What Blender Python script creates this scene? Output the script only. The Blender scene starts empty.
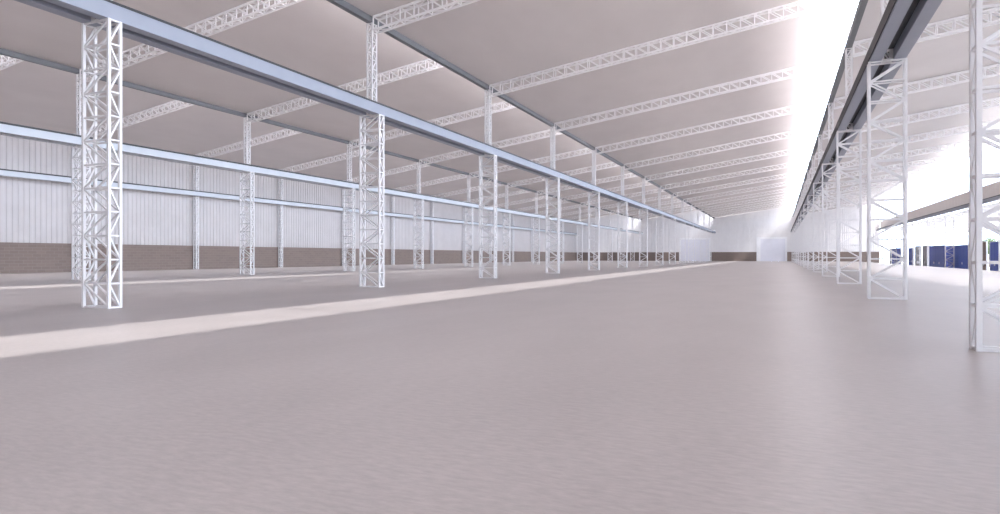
import bpy, math, random
from mathutils import Vector

random.seed(4)
S = bpy.context.scene
COL = S.collection

# ------------------------------------------------------------------ camera
THETA = math.atan(280 / 640)
cd = bpy.data.cameras.new('camera')
cam = bpy.data.objects.new('camera', cd)
COL.objects.link(cam)
cd.sensor_fit = 'HORIZONTAL'
cd.sensor_width = 36
cd.lens = 640 * 36 / 1000
cd.shift_y = -0.001
cd.clip_start = 0.05
cd.clip_end = 2000
cam.location = (0, 0, 1.6)
cam.rotation_euler = (math.pi / 2, 0, THETA)
S.camera = cam

# ------------------------------------------------------------------ layout (metres)
BAY = 22.93
ROW_R, ROW_L, ROW_LL, WALL_L, ROW_E = 3.64, -19.29, -42.22, -65.15, 26.57
Y0, DY, NCOL = 13.25, 14.34, 14          # column positions along the hall
Y_REAR, Y_END = -24.0, 214.6
H_BEAM0, H_BEAM1 = 8.84, 9.32           # crane beams
H_LOW, H_HIGH = 13.85, 17.05            # roof underside
COLUMN_W, COLUMN_D = 1.25, 0.45
FLOOR_EDGE, YARD_Z = 21.1, -1.2
CY = [Y0 + DY * k for k in range(NCOL)]

# ------------------------------------------------------------------ sky, sun, exposure
w = bpy.data.worlds.new('sky')
S.world = w
w.use_nodes = True
nt = w.node_tree
nt.nodes.clear()
out = nt.nodes.new('ShaderNodeOutputWorld')
bg = nt.nodes.new('ShaderNodeBackground')
geo = nt.nodes.new('ShaderNodeTexCoord')
sep = nt.nodes.new('ShaderNodeSeparateXYZ')
ramp = nt.nodes.new('ShaderNodeValToRGB')
ramp.color_ramp.elements[0].position = 0.0
ramp.color_ramp.elements[0].color = (0.205, 0.265, 0.355, 1)
ramp.color_ramp.elements[1].position = 1.0
ramp.color_ramp.elements[1].color = (1.0, 0.97, 0.96, 1)
nt.links.new(geo.outputs['Generated'], sep.inputs[0])
nt.links.new(sep.outputs['Z'], ramp.inputs[0])
nt.links.new(ramp.outputs[0], bg.inputs['Color'])
bg.inputs['Strength'].default_value = 21.0
nt.links.new(bg.outputs[0], out.inputs[0])

sd = bpy.data.lights.new('sun', 'SUN')
sd.energy = 6.8
sd.angle = math.radians(0.9)
sd.color = (1.0, 0.97, 0.92)
sun = bpy.data.objects.new('sun', sd)
COL.objects.link(sun)
sun.location = (80, 60, 70)
sun.rotation_euler = Vector((-1.0, 0.12, -0.95)).to_track_quat('-Z', 'Y').to_euler()


def portal(name, x, z0, z1):
    """marks a window opening so that the sky is sampled through it; gives no light of its own"""
    d = bpy.data.lights.new(name, 'AREA')
    d.shape = 'RECTANGLE'
    d.size, d.size_y = z1 - z0, Y_END - Y_REAR
    d.cycles.is_portal = True
    o = bpy.data.objects.new(name, d)
    COL.objects.link(o)
    o.location = (x, (Y_REAR + Y_END) / 2, (z0 + z1) / 2)
    o.rotation_euler = (0, math.pi / 2, 0)


for nm, px, pz0, pz1 in (('portal_a', ROW_LL + .3, H_LOW + .1, H_HIGH), ('portal_b', ROW_L + .3, H_LOW + .1, H_HIGH),
                         ('portal_c', ROW_R + .3, H_LOW + .1, H_HIGH), ('portal_d', ROW_E + .6, 11.6, H_HIGH),
                         ('portal_e', ROW_E + .6, YARD_Z, 8.0)):
    portal(nm, px, pz0, pz1)

S.view_settings.view_transform = 'Standard'
S.view_settings.look = 'None'
S.view_settings.exposure = 0.0
S.view_settings.gamma = 1.0
S.view_settings.use_curve_mapping = False
S.cycles.use_denoising = True
S.cycles.max_bounces = 12
S.cycles.diffuse_bounces = 8
S.cycles.glossy_bounces = 4
S.cycles.transparent_max_bounces = 16
S.cycles.sample_clamp_indirect = 10
S.cycles.use_light_tree = False


# ------------------------------------------------------------------ materials
def mat(name, col, rough=0.5, metal=0.0, spec=0.5):
    m = bpy.data.materials.new(name)
    m.use_nodes = True
    b = m.node_tree.nodes['Principled BSDF']
    b.inputs['Base Color'].default_value = (*col, 1)
    b.inputs['Roughness'].default_value = rough
    b.inputs['Metallic'].default_value = metal
    b.inputs['Specular IOR Level'].default_value = spec
    return m


def nodes(m):
    t = m.node_tree
    return t, t.nodes, t.links, t.nodes['Principled BSDF']


def mottled(name, c0, c1, scale, rough=0.5, metal=0.0, spec=0.5, stretch=(1, 1, 1), bump=0.0, detail=4):
    m = mat(name, c0, rough, metal, spec)
    t, n, l, b = nodes(m)
    tc = n.new('ShaderNodeTexCoord')
    mp = n.new('ShaderNodeMapping')
    mp.inputs['Scale'].default_value = stretch
    nz = n.new('ShaderNodeTexNoise')
    nz.inputs['Scale'].default_value = scale
    nz.inputs['Detail'].default_value = detail
    cr = n.new('ShaderNodeValToRGB')
    cr.color_ramp.elements[0].position = 0.3
    cr.color_ramp.elements[0].color = (*c0, 1)
    cr.color_ramp.elements[1].position = 0.7
    cr.color_ramp.elements[1].color = (*c1, 1)
    l.new(tc.outputs['Object'], mp.inputs[0])
    l.new(mp.outputs[0], nz.inputs['Vector'])
    l.new(nz.outputs[0], cr.inputs[0])
    l.new(cr.outputs[0], b.inputs['Base Color'])
    if bump:
        bp = n.new('ShaderNodeBump')
        bp.inputs['Strength'].default_value = bump
        bp.inputs['Distance'].default_value = 0.01
        l.new(nz.outputs[0], bp.inputs['Height'])
        l.new(bp.outputs[0], b.inputs['Normal'])
    return m


M_WHITE = mottled('white_paint', (0.74, 0.73, 0.74), (0.78, 0.77, 0.77), 3, 0.45)
M_TRUSS = mottled('bright_white_paint', (0.90, 0.885, 0.885), (0.92, 0.905, 0.905), 3, 0.4)
M_BEAM = mottled('steel_blue_paint', (0.28, 0.305, 0.365), (0.30, 0.325, 0.385), 1.5, 0.45)
M_BEAM_LIT = mottled('steel_blue_paint_lit', (0.48, 0.51, 0.55), (0.51, 0.54, 0.58), 1.5, 0.45)  # lighter copy of the beam paint, stronger light painted into the colour
M_RAIL_SHADE = mottled('rail_and_shade_dark', (0.018, 0.019, 0.022), (0.03, 0.03, 0.033), 4, 0.5)  # near black for the rails, also paints the shaded beam face
M_GUTTER = mottled('gutter_steel', (0.15, 0.16, 0.175), (0.17, 0.18, 0.195), 2, 0.5)
M_ROOF = mottled('roof_lining', (0.62, 0.575, 0.56), (0.66, 0.615, 0.60), 0.5, 0.42, 0, 0.5, (1, 0.5, 1))
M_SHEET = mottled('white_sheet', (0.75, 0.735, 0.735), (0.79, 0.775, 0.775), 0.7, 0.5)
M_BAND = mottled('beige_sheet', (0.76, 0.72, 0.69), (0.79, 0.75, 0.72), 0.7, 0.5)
M_SHEET_SHADED = mottled('white_sheet_shaded', (0.48, 0.45, 0.445), (0.52, 0.49, 0.485), 0.7, 0.5)  # darker copy of the white sheet, shade painted in for the left wall
M_TRIM = mottled('frame_white', (0.82, 0.82, 0.84), (0.86, 0.86, 0.87), 2, 0.4)
M_DOOR = mottled('pale_door', (0.72, 0.72, 0.78), (0.75, 0.75, 0.81), 1, 0.45)
M_BLUE = mottled('blue_gate_paint', (0.025, 0.075, 0.42), (0.03, 0.085, 0.46), 1, 0.4)
M_GREY = mottled('grey_gate_paint', (0.33, 0.33, 0.35), (0.37, 0.37, 0.39), 1, 0.5)
M_BROWN = mottled('brown_gate_paint', (0.22, 0.15, 0.12), (0.26, 0.18, 0.15), 1, 0.5)
M_YARD = mottled('yard_concrete', (0.36, 0.36, 0.365), (0.42, 0.42, 0.425), 0.4, 0.8)
M_BARK = mottled('bark', (0.10, 0.07, 0.05), (0.16, 0.12, 0.09), 6, 0.9)
M_LEAF = mottled('leaf', (0.06, 0.10, 0.05), (0.11, 0.16, 0.08), 3, 0.7)

# polished concrete floor with fine brushed streaks
M_FLOOR = mat('polished_concrete', (0.4, 0.4, 0.4), 0.38, 0, 0.4)
t, n, l, b = nodes(M_FLOOR)
tc = n.new('ShaderNodeTexCoord')


def noise(scale, stretch, detail=5, rough=0.6):
    mp = n.new('ShaderNodeMapping')
    mp.inputs['Scale'].default_value = stretch
    nz = n.new('ShaderNodeTexNoise')
    nz.inputs['Scale'].default_value = scale
    nz.inputs['Detail'].default_value = detail
    nz.inputs['Roughness'].default_value = rough
    l.new(tc.outputs['Object'], mp.inputs[0])
    l.new(mp.outputs[0], nz.inputs['Vector'])
    return nz


na = noise(8.0, (0.8, 2.2, 1), 6, 0.65)
nb = noise(0.5, (1, 0.4, 1), 3)
mx = n.new('ShaderNodeMath')
mx.operation = 'MULTIPLY_ADD'
l.new(na.outputs[0], mx.inputs[0])
mx.inputs[1].default_value = 0.7
mb = n.new('ShaderNodeMath')
mb.operation = 'MULTIPLY'
l.new(nb.outputs[0], mb.inputs[0])
mb.inputs[1].default_value = 0.3
l.new(mb.outputs[0], mx.inputs[2])
cr = n.new('ShaderNodeValToRGB')
cr.color_ramp.elements[0].position = 0.36
cr.color_ramp.elements[0].color = (0.318, 0.287, 0.282, 1)
cr.color_ramp.elements[1].position = 0.64
cr.color_ramp.elements[1].color = (0.428, 0.388, 0.38, 1)
l.new(mx.outputs[0], cr.inputs[0])
l.new(cr.outputs[0], b.inputs['Base Color'])
rr = n.new('ShaderNodeMapRange')
rr.inputs['To Min'].default_value = 0.30
rr.inputs['To Max'].default_value = 0.48
l.new(na.outputs[0], rr.inputs[0])
l.new(rr.outputs[0], b.inputs['Roughness'])

# brown block masonry
M_BRICK = mat('block_masonry', (0.3, 0.25, 0.22), 0.8)
t, n, l, b = nodes(M_BRICK)
tc = n.new('ShaderNodeTexCoord')
sp = n.new('ShaderNodeSeparateXYZ')
ad = n.new('ShaderNodeMath')
cb = n.new('ShaderNodeCombineXYZ')
br = n.new('ShaderNodeTexBrick')
l.new(tc.outputs['Object'], sp.inputs[0])
l.new(sp.outputs['X'], ad.inputs[0])
l.new(sp.outputs['Y'], ad.inputs[1])
l.new(ad.outputs[0], cb.inputs['X'])
l.new(sp.outputs['Z'], cb.inputs['Y'])
l.new(cb.outputs[0], br.inputs['Vector'])
br.inputs['Color1'].default_value = (0.19, 0.145, 0.125, 1)
br.inputs['Color2'].default_value = (0.215, 0.165, 0.14, 1)
br.inputs['Mortar'].default_value = (0.24, 0.195, 0.17, 1)
br.inputs['Scale'].default_value = 1.0
br.inputs['Brick Width'].default_value = 0.8
br.inputs['Row Height'].default_value = 0.3
br.inputs['Mortar Size'].default_value = 0.02
l.new(br.outputs['Color'], b.inputs['Base Color'])

# clear glazing
M_GLASS = bpy.data.materials.new('clear_glass')
M_GLASS.use_nodes = True
t = M_GLASS.node_tree
t.nodes.clear()
go = t.nodes.new('ShaderNodeOutputMaterial')
gm = t.nodes.new('ShaderNodeMixShader')
gt = t.nodes.new('ShaderNodeBsdfTransparent')
gg = t.nodes.new('ShaderNodeBsdfGlossy')
gt.inputs[0].default_value = (0.97, 0.98, 1, 1)
gg.inputs['Roughness'].default_value = 0.05
gm.inputs[0].default_value = 0.06
t.links.new(gt.outputs[0], gm.inputs[1])
t.links.new(gg.outputs[0], gm.inputs[2])
t.links.new(gm.outputs[0], go.inputs[0])


M_TINT = M_GLASS.copy()
M_TINT.name = 'frosted_tinted_glass'
M_TINT.node_tree.nodes['Transparent BSDF'].inputs[0].default_value = (0.79, 0.79, 0.80, 1)


# ------------------------------------------------------------------ mesh helpers
class MB:
    def __init__(self):
        self.v, self.f = [], []

    def box(self, x0, x1, y0, y1, z0, z1):
        i = len(self.v)
        self.v += [(x, y, z) for z in (z0, z1) for y in (y0, y1) for x in (x0, x1)]
        self.f += [(i, i + 2, i + 3, i + 1), (i + 4, i + 5, i + 7, i + 6), (i, i + 1, i + 5, i + 4),
                   (i + 2, i + 6, i + 7, i + 3), (i, i + 4, i + 6, i + 2), (i + 1, i + 3, i + 7, i + 5)]
        return self

    def bar(self, p, q, a, b=None, up=(0, 0, 1), sides=4):
        """a straight bar of section a x b (square) or round with several sides"""
        b = b or a
        p, q = Vector(p), Vector(q)
        d = (q - p).normalized()
        u = Vector(up)
        if abs(d.dot(u)) > 0.98:
            u = Vector((0, 1, 0))
        s = d.cross(u).normalized()
        u = s.cross(d).normalized()
        ring = [(-1, -1), (1, -1), (1, 1), (-1, 1)] if sides == 4 else \
               [(math.cos(2 * math.pi * k / sides), math.sin(2 * math.pi * k / sides)) for k in range(sides)]
        i = len(self.v)
        m = len(ring)
        for e in (p, q):
            self.v += [tuple(e + s * (x * a / 2) + u * (y * b / 2)) for x, y in ring]
        self.f += [tuple(i + k for k in reversed(range(m))), tuple(i + m + k for k in range(m))]
        self.f += [(i + k, i + (k + 1) % m, i + m + (k + 1) % m, i + m + k) for k in range(m)]
        return self

    def prism(self, prof, axis, a0, a1):
        """closed profile extruded along x ('x': profile in y,z) or y ('y': profile in x,z) or z (profile in x,y)"""
        i = len(self.v)
        m = len(prof)
        for a in (a0, a1):
            for (p, q) in prof:
                self.v.append((a, p, q) if axis == 'x' else (p, a, q) if axis == 'y' else (p, q, a))
        self.f += [tuple(i + k for k in reversed(range(m))), tuple(i + m + k for k in range(m))]
        self.f += [(i + k, i + (k + 1) % m, i + m + (k + 1) % m, i + m + k) for k in range(m)]
        return self

    def mesh(self, name):
        me = bpy.data.meshes.new(name)
        me.from_pydata(self.v, [], self.f)
        me.validate()
        import bmesh
        bm = bmesh.new()
        bm.from_mesh(me)
        bmesh.ops.recalc_face_normals(bm, faces=bm.faces)
        bm.to_mesh(me)
        bm.free()
        return me


def obj(name, mb, m, parent=None):
    o = bpy.data.objects.new(name, mb.mesh(name))
    o.data.materials.append(m)
    COL.objects.link(o)
    if parent:
        o.parent = parent
    return o


def tag(o, label, cat, kind=None, group=None):
    o['label'], o['category'] = label, cat
    if kind:
        o['kind'] = kind
    if group:
        o['group'] = group
    return o


def empty(name, loc):
    o = bpy.data.objects.new(name, None)
    o.location = loc
    o.empty_display_size = 0.3
    COL.objects.link(o)
    return o


def copy_tree(o, parent=None):
    c = o.copy()
    COL.objects.link(c)
    if parent:
        c.parent = parent
    for ch in list(o.children):
        copy_tree(ch, c)
    return c


ORD = ['first', 'second', 'third', 'fourth', 'fifth', 'sixth', 'seventh', 'eighth', 'ninth', 'tenth',
       'eleventh', 'twelfth', 'thirteenth', 'fourteenth']

# ------------------------------------------------------------------ the setting
fl = obj('floor', MB().box(WALL_L - 0.3, FLOOR_EDGE, Y_REAR, Y_END, -1.2, 0), M_FLOOR)
tag(fl, 'grey polished concrete floor of the hall with brushed streaks', 'floor', 'structure')
yd = obj('ground', MB().box(FLOOR_EDGE, 260, -120, 420, YARD_Z - 0.3, YARD_Z), M_YARD)
tag(yd, 'grey yard lying lower than the hall floor', 'ground', 'structure')

bays = [('ceiling_left', WALL_L, 'sloping grey roof lining over the far left aisle'),
        ('ceiling_middle', ROW_LL, 'sloping grey roof lining over the aisle left of the main one'),
        ('ceiling_main', ROW_L, 'sloping grey roof lining over the wide main aisle'),
        ('ceiling_right', ROW_R, 'sloping pale roof lining over the aisle along the glazed right wall')]
for nm, x0, lab in bays:
    x1 = x0 + BAY
    prof = [(x0, H_LOW), (x1 + .1, H_HIGH + .015), (x1 + .1, H_HIGH + .2), (x0, H_LOW + .18)]
    c = obj(nm, MB().prism(prof, 'y', Y_REAR, Y_END), M_ROOF)
    tag(c, lab, 'ceiling', 'structure')


def corrugated(a0, a1, period=0.5, depth=0.05):
    """trapezoid profile points (along, out)"""
    pts, a = [], a0
    while a < a1 - 1e-6:
        for f_, d_ in ((0, 0), (.42, 0), (.5, depth), (.92, depth)):
            if a + f_ * period < a1:
                pts.append((a + f_ * period, d_))
        a += period
    pts.append((a1, 0))
    return pts


H_BRICK = 2.85
# left wall: masonry below, white trapezoid sheet above
wl = obj('wall_left', MB().box(WALL_L - .3, WALL_L, Y_REAR, Y_END + .3, 0, H_BRICK), M_BRICK)
tag(wl, 'left wall with a brown block base and white ribbed sheet above', 'wall', 'structure')
mb = MB()
pts = corrugated(Y_REAR, Y_END + .2)
i0 = 0
for (a0, d0), (a1, d1) in zip(pts, pts[1:]):
    mb.prism([(WALL_L - .12, a0), (WALL_L - .08 + d0, a0), (WALL_L - .08 + d1, a1), (WALL_L - .12, a1)], 'z', H_BRICK, H_LOW + .1)
obj('sheet', mb, M_SHEET_SHADED, wl)


def roof_z(x):
    for nm, x0, lab in bays:
        if x0 - 1e-6 <= x <= x0 + BAY + 1e-6:
            u = (x - x0) / BAY
            return H_LOW + (H_HIGH - H_LOW) * u
    return H_LOW


# end wall: masonry in pieces between the doors, sheet above
DOORS = [('door_1', -6.45, 1.75, 7.2, 'tall pale blue sliding door in the end wall of the main aisle'),
         ('door_2', -29.9, -20.6, 7.2, 'tall pale blue sliding door in the end wall left of the main aisle')]
we = MB()
for x0, x1, z0 in ((WALL_L, -29.9, 0), (-20.6, -6.45, 0), (1.75, FLOOR_EDGE, 0), (FLOOR_EDGE, ROW_E, YARD_Z)):
    we.box(x0, x1, Y_END, Y_END + .3, z0, H_BRICK)
we = obj('wall_end', we, M_BRICK)
tag(we, 'far end wall with a brown block base and white ribbed sheet above', 'wall', 'structure')
mb = MB()
pts = corrugated(WALL_L - .1, ROW_E)
for (a0, d0), (a1, d1) in zip(pts, pts[1:]):
    xm = (a0 + a1) / 2
    z0 = H_BRICK
    for d in DOORS:
        if d[1] < xm < d[2]:
            z0 = d[3]
    zt = roof_z(xm) + .1
    mb.prism([(a0, Y_END + .12), (a0, Y_END + .08 - d0), (a1, Y_END + .08 - d1), (a1, Y_END + .12)], 'z', z0, zt)
obj('sheet', mb, M_SHEET, we)

for nm, x0, x1, h, lab in DOORS:
    d = MB()
    xx = x0 + .9 if nm == 'door_1' else x0 + .3
    for k in range(6):                                  # six sheet leaves
        wdt = (x1 - .3 - xx) / 6
        d.box(xx + k * wdt, xx + (k + 1) * wdt, Y_END + .05 + .02 * (k % 2), Y_END + .2, 0, h - .3)
    do = obj(nm, d, M_DOOR)
    tag(do, lab, 'door', 'structure')
    fr = MB()
    fr.box(x0, xx, Y_END - .02, Y_END + .2, 0, h).box(x1 - .3, x1, Y_END - .02, Y_END + .2, 0, h).box(xx, x1 - .3, Y_END - .02, Y_END + .2, h - .3, h)
    fr.box(x0 - .25, x0, Y_END - .06, Y_END - .005, 0, h + .25).box(x1, x1 + .25, Y_END - .06, Y_END - .005, 0, h + .25).box(x0, x1, Y_END - .06, Y_END - .005, h, h + .25)
    obj('door_frame', fr, M_TRIM, do)

wr = obj('wall_rear', MB().box(WALL_L - .3, ROW_E, Y_REAR - .3, Y_REAR, 0, H_HIGH), M_SHEET)
tag(wr, 'plain white rear wall of the hall', 'wall', 'structure')

# right wall: sheet band under a tall strip window, open below
bd = MB()
pts = corrugated(Y_REAR, Y_END, 1.0, 0.03)
for (a0, d0), (a1, d1) in zip(pts, pts[1:]):
    bd.prism([(ROW_E + .15, a0), (ROW_E + .05 - d0, a0), (ROW_E + .05 - d1, a1), (ROW_E + .15, a1)], 'z', 9.0, 11.45)
wrt = obj('wall_right', bd, M_BAND)
tag(wrt, 'beige sheet band of the right wall under the strip window', 'wall', 'structure')


def strip_window(nm, x, z0, z1, lab, glass=M_GLASS, mw=.08):
    fr = MB()
    fr.box(x - .05, x + .10, Y_REAR, Y_END, z0, z0 + .12).box(x - .05, x + .10, Y_REAR, Y_END, z1 - .12, z1)
    o = obj(nm, fr, M_TRIM)
    tag(o, lab, 'window', 'structure')
    for k in range(-2, NCOL):
        y = Y0 + k * DY
        obj('mullion', MB().box(x - .06, x + .11, y - mw, y + mw, z0 + .12, z1 - .12), M_TRIM, o)
    obj('pane', MB().box(x + .02, x + .035, Y_REAR, Y_END, z0 + .12, z1 - .12), glass, o)


strip_window('window_1', ROW_LL, H_LOW + .1, H_HIGH + .03, 'long roof window above the gutter of the far left column row')
strip_window('window_2', ROW_L, H_LOW + .1, H_HIGH + .03, 'long roof window above the gutter left of the main aisle')
strip_window('window_3', ROW_R, H_LOW + .1, H_HIGH + .03, 'long roof window above the gutter right of the main aisle')
strip_window('window_4', ROW_E + .1, 11.45, H_HIGH, 'tall strip window above the beige band of the right wall', M_TINT, .14)


# ------------------------------------------------------------------ lattice columns
def zigzag(mb, p0, p1, q0, q1, n, a, flip, horiz=True):
    """lacing between chord p (p0->p1) and chord q (q0->q1) in n panels"""
    p0, p1, q0, q1 = map(Vector, (p0, p1, q0, q1))
    for k in range(n + 1):
        t0 = k / n
        if horiz:
            mb.bar(p0.lerp(p1, t0), q0.lerp(q1, t0), a)
        if k < n:
            t1 = (k + 1) / n
            if (k % 2 == 0) != flip:
                mb.bar(q0.lerp(q1, t0), p0.lerp(p1, t1), a)
            else:
                mb.bar(p0.lerp(p1, t0), q0.lerp(q1, t1), a)


def lattice_tower(name, wx, wy, z0, z1, chord, lace, n, base, loc, m=None, cap=True):
    m = m or M_WHITE
    r = empty(name, loc)
    hx, hy = wx / 2 - chord / 2, wy / 2 - chord / 2
    zb = z0 + (0.03 if base else 0)
    for sx in (-1, 1):
        for sy in (-1, 1):
            obj('chord', MB().box(sx * hx - chord / 2, sx * hx + chord / 2, sy * hy - chord / 2, sy * hy + chord / 2, zb, z1), m, r)
    zl0, zl1 = zb + lace / 2, z1 - lace / 2
    for sy in (-1, 1):
        mb = MB()
        zigzag(mb, (-hx, sy * hy, zl0), (-hx, sy * hy, zl1), (hx, sy * hy, zl0), (hx, sy * hy, zl1), n, lace, False, True)
        obj('face_lacing', mb, m, r)
    for sx in (-1, 1):
        mb = MB()
        zigzag(mb, (sx * hx, -hy, zl0), (sx * hx, -hy, zl1), (sx * hx, hy, zl0), (sx * hx, hy, zl1), n, lace, False, True)
        obj('side_lacing', mb, m, r)
    if base:
        mb = MB()
        for sx in (-1, 1):
            for sy in (-1, 1):
                mb.box(sx * hx - .1, sx * hx + .1, sy * hy - .1, sy * hy + .1, z0, z0 + .03)
        obj('base_plate', mb, m, r)
    return r


proto = lattice_tower('lattice_column', COLUMN_W, COLUMN_D, 0, H_BEAM0, 0.085, 0.052, 12, False, (ROW_L, CY[0], 0))


def place(p, x, y, z, lab, cat, group, first):
    o = p if first else copy_tree(p)
    o.location = (x, y, z)
    return tag(o, lab, cat, 'thing', group)


first = True
for x, ks, where in ((ROW_L, range(0, NCOL), 'on the main aisle left side'),
                     (ROW_R, range(0, NCOL), 'on the main aisle right side'),
                     (ROW_LL, range(1, NCOL), 'in the second row left')):
    ks = list(ks)
    for j, k in enumerate(ks):
        end = 'last' if j == len(ks) - 1 else ORD[j]
        place(proto, x, CY[k], 0, f'white lattice column, {end} from the camera, {where}', 'column',
              'lattice columns', first)
        first = False

# columns of the glazed right wall, standing on the lower level
protoE = lattice_tower('lattice_column', COLUMN_W, COLUMN_D, YARD_Z, 8.84, 0.085, 0.052, 14, False, (ROW_E - .37, CY[6], 0))
for j, k in enumerate(range(6, NCOL)):
    place(protoE, ROW_E - .62, CY[k], 0, f'lattice column under the beige wall band, {ORD[j]} from the camera',
          'column', 'right wall columns', j == 0)

# slender columns against the left wall
protoW = lattice_tower('lattice_column', 0.5, 0.42, 0, H_LOW - .85, 0.085, 0.05, 24, False, (WALL_L + .35, CY[2], 0))
for j, k in enumerate(range(2, NCOL)):
    place(protoW, WALL_L + .35, CY[k], 0, f'slender lattice column against the left wall, {ORD[j]} from the camera', 'column',
          'left wall columns', j == 0)

# ------------------------------------------------------------------ posts carrying the roof, on top of the columns
protoP = lattice_tower('roof_post', 0.36, 0.45, H_BEAM0 + .001, H_LOW - .30, 0.075, 0.045, 10, False, (ROW_L, CY[0], 0))
first = True
for x, ks, where in ((ROW_L, range(0, NCOL), 'row left of main aisle'),
                     (ROW_R, range(0, NCOL), 'row right of main aisle'),
                     (ROW_LL, range(1, NCOL), 'second row left')):
    ks = list(ks)
    for j, k in enumerate(ks):
        end = 'last' if j == len(ks) - 1 else ORD[j]
        place(protoP, x, CY[k], 0, f'short white roof post above crane beams, {end} in the {where}', 'post', 'roof posts', first)
        first = False

# ------------------------------------------------------------------ roof trusses
T_W, T_D, T_L = 0.45, 0.74, BAY - 0.5
SL = (H_HIGH - H_LOW) / BAY
r = empty('roof_truss', (0, 0, 0))
for nm, zt in (('bottom_chord', -T_D), ('top_chord', -0.06)):
    for sy in (-1, 1):
        obj(nm, MB().bar((0, sy * T_W / 2, zt), (T_L, sy * T_W / 2, zt + SL * T_L), 0.09), M_TRUSS, r)
NP = 28
for sy in (-1, 1):
    mb = MB()
    for k in range(NP + 1):
        x = T_L * k / NP
        z = SL * x
        y = sy * T_W / 2
        mb.bar((x, y, z - T_D), (x, y, z - .06), 0.055)
        if k < NP:
            x2 = T_L * (k + 1) / NP
            mb.bar((x, y, z - .06), (x2, y, SL * x2 - T_D), 0.055)
    obj('side_lacing', mb, M_TRUSS, r)
for nm, zt in (('bottom_lacing', -T_D), ('top_lacing', -.06)):
    mb = MB()
    for k in range(NP):
        x, x2, e = T_L * k / NP, T_L * (k + 1) / NP, T_W / 2 * (1 if k % 2 else -1)
        mb.bar((x, e, SL * x + zt), (x2, -e, SL * x2 + zt), 0.04)
    for k in range(NP + 1):
        x = T_L * k / NP
        mb.bar((x, -T_W / 2, SL * x + zt), (x, T_W / 2, SL * x + zt), 0.05)
    obj(nm, mb, M_TRUSS, r)
first = True
for x0, where in ((ROW_L, 'over the main aisle'), (ROW_LL, 'over the aisle left of the main one'),
                  (WALL_L, 'over the far left aisle'), (ROW_R, 'over the right aisle')):
    for j, k in enumerate(range(1, NCOL)):
        end = 'last' if k == NCOL - 1 else ORD[j]
        place(r, x0 + .25, CY[k], H_LOW + SL * .25 - .001, f'white lattice roof truss {where}, {end} from the camera', 'truss',
              'roof trusses', first)
        first = False


# ------------------------------------------------------------------ crane beams and gutters
def crane_beam(x, lab, strip=0, m=M_BEAM, y0=Y_REAR, y1=Y_END - .6):
    o = empty('crane_beam', (x, (y0 + y1) / 2, H_BEAM0))
    h = H_BEAM1 - H_BEAM0
    L = (y1 - y0) / 2
    bw = 0.20
    mb = MB().box(-bw, bw, -L, L, 0, .04).box(-bw, bw, -L, L, h - .04, h)
    mb.box(-bw + .01, -bw + .05, -L, L, .04, h - .04).box(bw - .05, bw - .01, -L, L, .04, h - .04)
    obj('girder', mb, m, o)
    obj('rail', MB().prism([(-.16, h), (.16, h), (.16, h + .04), (.05, h + .06), (.05, h + .15), (-.05, h + .15), (-.05, h + .06), (-.16, h + .04)], 'y', -L, L), M_RAIL_SHADE, o)
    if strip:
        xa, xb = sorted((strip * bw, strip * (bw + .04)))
        obj('shade_strip', MB().box(xa, xb, -L, L, .05, h - .02), M_RAIL_SHADE, o)  # dark strip painting shade onto the aisle face of the beam
    tag(o, lab, 'beam', 'thing', 'crane beams')


BO = .385
crane_beam(ROW_L + BO, 'long pale blue crane beam on the left columns, facing the main aisle')
crane_beam(ROW_L - BO, 'grey crane beam on the left columns, hidden side facing away from the main aisle')
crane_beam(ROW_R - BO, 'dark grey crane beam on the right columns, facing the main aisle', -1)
crane_beam(ROW_R + BO, 'grey crane beam on the right columns, facing the right aisle')
crane_beam(ROW_LL + BO, 'steel blue crane beam on the second row left, facing the main aisle', 0, M_BEAM_LIT)
crane_beam(ROW_LL - BO, 'crane beam on the second row left, facing the left wall', 0, M_BEAM_LIT)
crane_beam(WALL_L + .85, 'steel blue crane beam running along the left wall', 0, M_BEAM_LIT)
crane_beam(ROW_E - .75, 'grey crane beam below the beige band of the right wall')

for x, lab in ((ROW_LL, 'dark walkway plate between the crane beams of the second row left'),
               (ROW_L, 'dark walkway plate between the crane beams left of the main aisle'),
               (ROW_R, 'dark walkway plate between the crane beams right of the main aisle')):
    o = empty('walkway', (x, Y_REAR, H_BEAM1))
    ys = [Y_REAR] + [v for k in range(0, NCOL) for v in (CY[k] - .26, CY[k] + .26)] + [Y_END - .6]
    for q in range(0, len(ys), 2):
        obj('plate', MB().box(-.183, .183, ys[q] - Y_REAR, ys[q + 1] - Y_REAR, -.10, -.06), M_RAIL_SHADE, o)
    tag(o, lab, 'walkway', 'thing', 'walkway plates')

for x, lab in ((ROW_LL, 'dark roof gutter above the second row left of the main aisle'),
               (ROW_L, 'dark roof gutter above the columns left of the main aisle'),
               (ROW_R, 'dark roof gutter above the columns right of the main aisle')):
    g = MB().prism([(x - .14, H_LOW - .3), (x + .14, H_LOW - .3), (x + .17, H_LOW), (x + .14, H_LOW), (x + .11, H_LOW - .27), (x - .11, H_LOW - .27), (x - .14, H_LOW), (x - .17, H_LOW)], 'y', Y_REAR, Y_END)
    tag(obj('roof_gutter', g, M_GUTTER), lab, 'gutter', 'thing', 'roof gutters')

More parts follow.
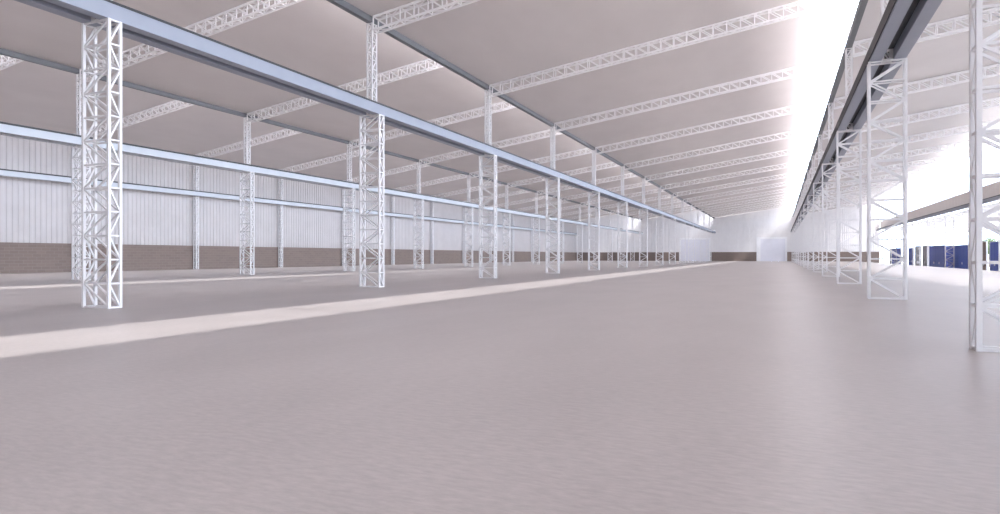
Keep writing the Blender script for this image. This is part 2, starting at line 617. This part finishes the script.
# ------------------------------------------------------------------ outside the right wall: canopy and gates
cz0, cz1, cx0, cx1 = 8.75, 8.35, ROW_E + .2, 46.0
can = empty('loading_canopy', (cx0, 120, cz0))
obj('roof_sheet', MB().prism([(0, 0), (cx1 - cx0, cz1 - cz0), (cx1 - cx0, cz1 - cz0 + .08), (0, .08)], 'y', -130, 110), M_SHEET, can)
obj('edge_beam', MB().box(cx1 - cx0 - .15, cx1 - cx0, -130, 110, cz1 - cz0 - .38, cz1 - cz0), M_BEAM, can)
L = cx1 - cx0 - .15
for k in range(2, NCOL):
    mb = MB()
    y = CY[k] - 120
    zt = lambda x: x / (cx1 - cx0) * (cz1 - cz0)
    mb.bar((0, y, -.05), (L, y, zt(L) - .05), .10).bar((0, y, -.85), (L, y, zt(L) - .33), .10)
    nn = 20
    for q in range(nn):
        xa, xb = L * q / nn, L * (q + 1) / nn
        ba = -.85 + (zt(L) - .33 + .85) * q / nn
        bb = -.85 + (zt(L) - .33 + .85) * (q + 1) / nn
        mb.bar((xa, y, zt(xa) - .05), (xb, y, bb), .06).bar((xb, y, bb), (xb, y, zt(xb) - .05), .06)
    obj('rib_truss', mb, M_WHITE, can)
tag(can, 'pale loading canopy with lattice ribs outside the open right side', 'canopy', 'thing')


def gate(y0, y1, ztop, m, lab, handles=2, x=ROW_E + .25):
    o = empty('yard_gate', (x, (y0 + y1) / 2, YARD_Z))
    h = ztop - YARD_Z
    L = (y1 - y0) / 2
    mb = MB()
    npn = max(2, round((y1 - y0) / 1.0))
    for k in range(npn):
        a0, a1 = -L + .12 + (2 * L - .24) * k / npn, -L + .12 + (2 * L - .24) * (k + 1) / npn
        mb.box(-.03 - .012 * (k % 2), .03, a0, a1, .15, h - .1)
    obj('panel', mb, m, o)
    obj('frame', MB().box(-.08, .08, -L, -L + .12, 0, h).box(-.08, .08, L - .12, L, 0, h).box(-.06, .06, -L + .12, L - .12, .05, .15)
        .box(-.06, .06, -L + .12, L - .12, h - .1, h), M_TRIM, o)
    for q in range(handles):
        yy = -L + 2 * L * (q + 1) / (handles + 1.0)
        obj('handle', MB().box(-.14, -.05, yy - .09, yy + .09, 1.45, 1.80), M_TRIM, o)
    tag(o, lab, 'gate', 'thing', 'yard gates')


gate(102.0, 109.0, 3.6, M_BLUE, 'blue gate panel right of the brown one under the canopy')
gate(110.5, 113.0, 3.7, M_BROWN, 'narrow brown gate panel beside a blue one under the canopy', 1)
gate(118.0, 135.0, 3.4, M_BLUE, 'blue gate panel behind a lattice column, left of the foremost right column')
gate(126.6, 138.9, 3.45, M_BLUE, 'blue gate panel in front of the lattice columns, beside the grey gates', 2, 25.08)
gate(149.2, 155.2, 3.75, M_GREY, 'grey gate panel right beside a large blue gate', 1)
gate(156.6, 163.0, 3.75, M_GREY, 'grey gate panel beside a small blue gate', 1)
gate(164.3, 170.6, 3.45, M_BLUE, 'small blue gate panel left of the grey gates')
gate(180.7, 194.3, 3.6, M_BLUE, 'blue gate panel seen through the second right column')
gate(194.6, 198.0, 3.6, M_GREY, 'farthest grey gate panel, next to the end wall', 1)

# trees beyond the yard
import bmesh


def tree(x, y, h, lab):
    o = empty('tree', (x, y, YARD_Z))
    mb = MB()
    mb.bar((0, 0, 0), (.1, .05, h * .5), .35, sides=8)
    for k in range(5):
        a = k * 1.3
        mb.bar((.08, .04, h * .4), (math.cos(a) * h * .2, math.sin(a) * h * .2, h * .68), .14, sides=6)
    obj('trunk', mb, M_BARK, o)
    mb = MB()
    rnd = random.Random(int(x * 7 + y))
    for k in range(2600):
        u, v, ww = rnd.gauss(0, 1), rnd.gauss(0, 1), rnd.gauss(0, 1)
        q = (u * u + v * v + ww * ww) ** .5
        rad = h * .27 * (.55 + .45 * rnd.random())
        c = Vector((u / q * rad, v / q * rad, h * .7 + ww / q * rad * 1.05))
        c += Vector((math.sin(c.z * 2.1), math.cos(c.x * 1.7), math.sin(c.y * 2.3))) * .25
        a = Vector((rnd.uniform(-1, 1), rnd.uniform(-1, 1), rnd.uniform(-1, 1))) * .22
        b_ = Vector((rnd.uniform(-1, 1), rnd.uniform(-1, 1), rnd.uniform(-1, 1))) * .16
        i = len(mb.v)
        mb.v += [tuple(c - a), tuple(c + b_), tuple(c + a), tuple(c - b_)]
        mb.f.append((i, i + 1, i + 2, i + 3))
    obj('foliage', mb, M_LEAF, o)
    tag(o, lab, 'tree', 'thing', 'trees beyond the yard')


tree(48, 196, 7.5, 'green tree beyond the yard seen between the foremost column and the brown gate')
tree(60, 214, 8.5, 'green tree farther back beyond the yard, left of the other tree')
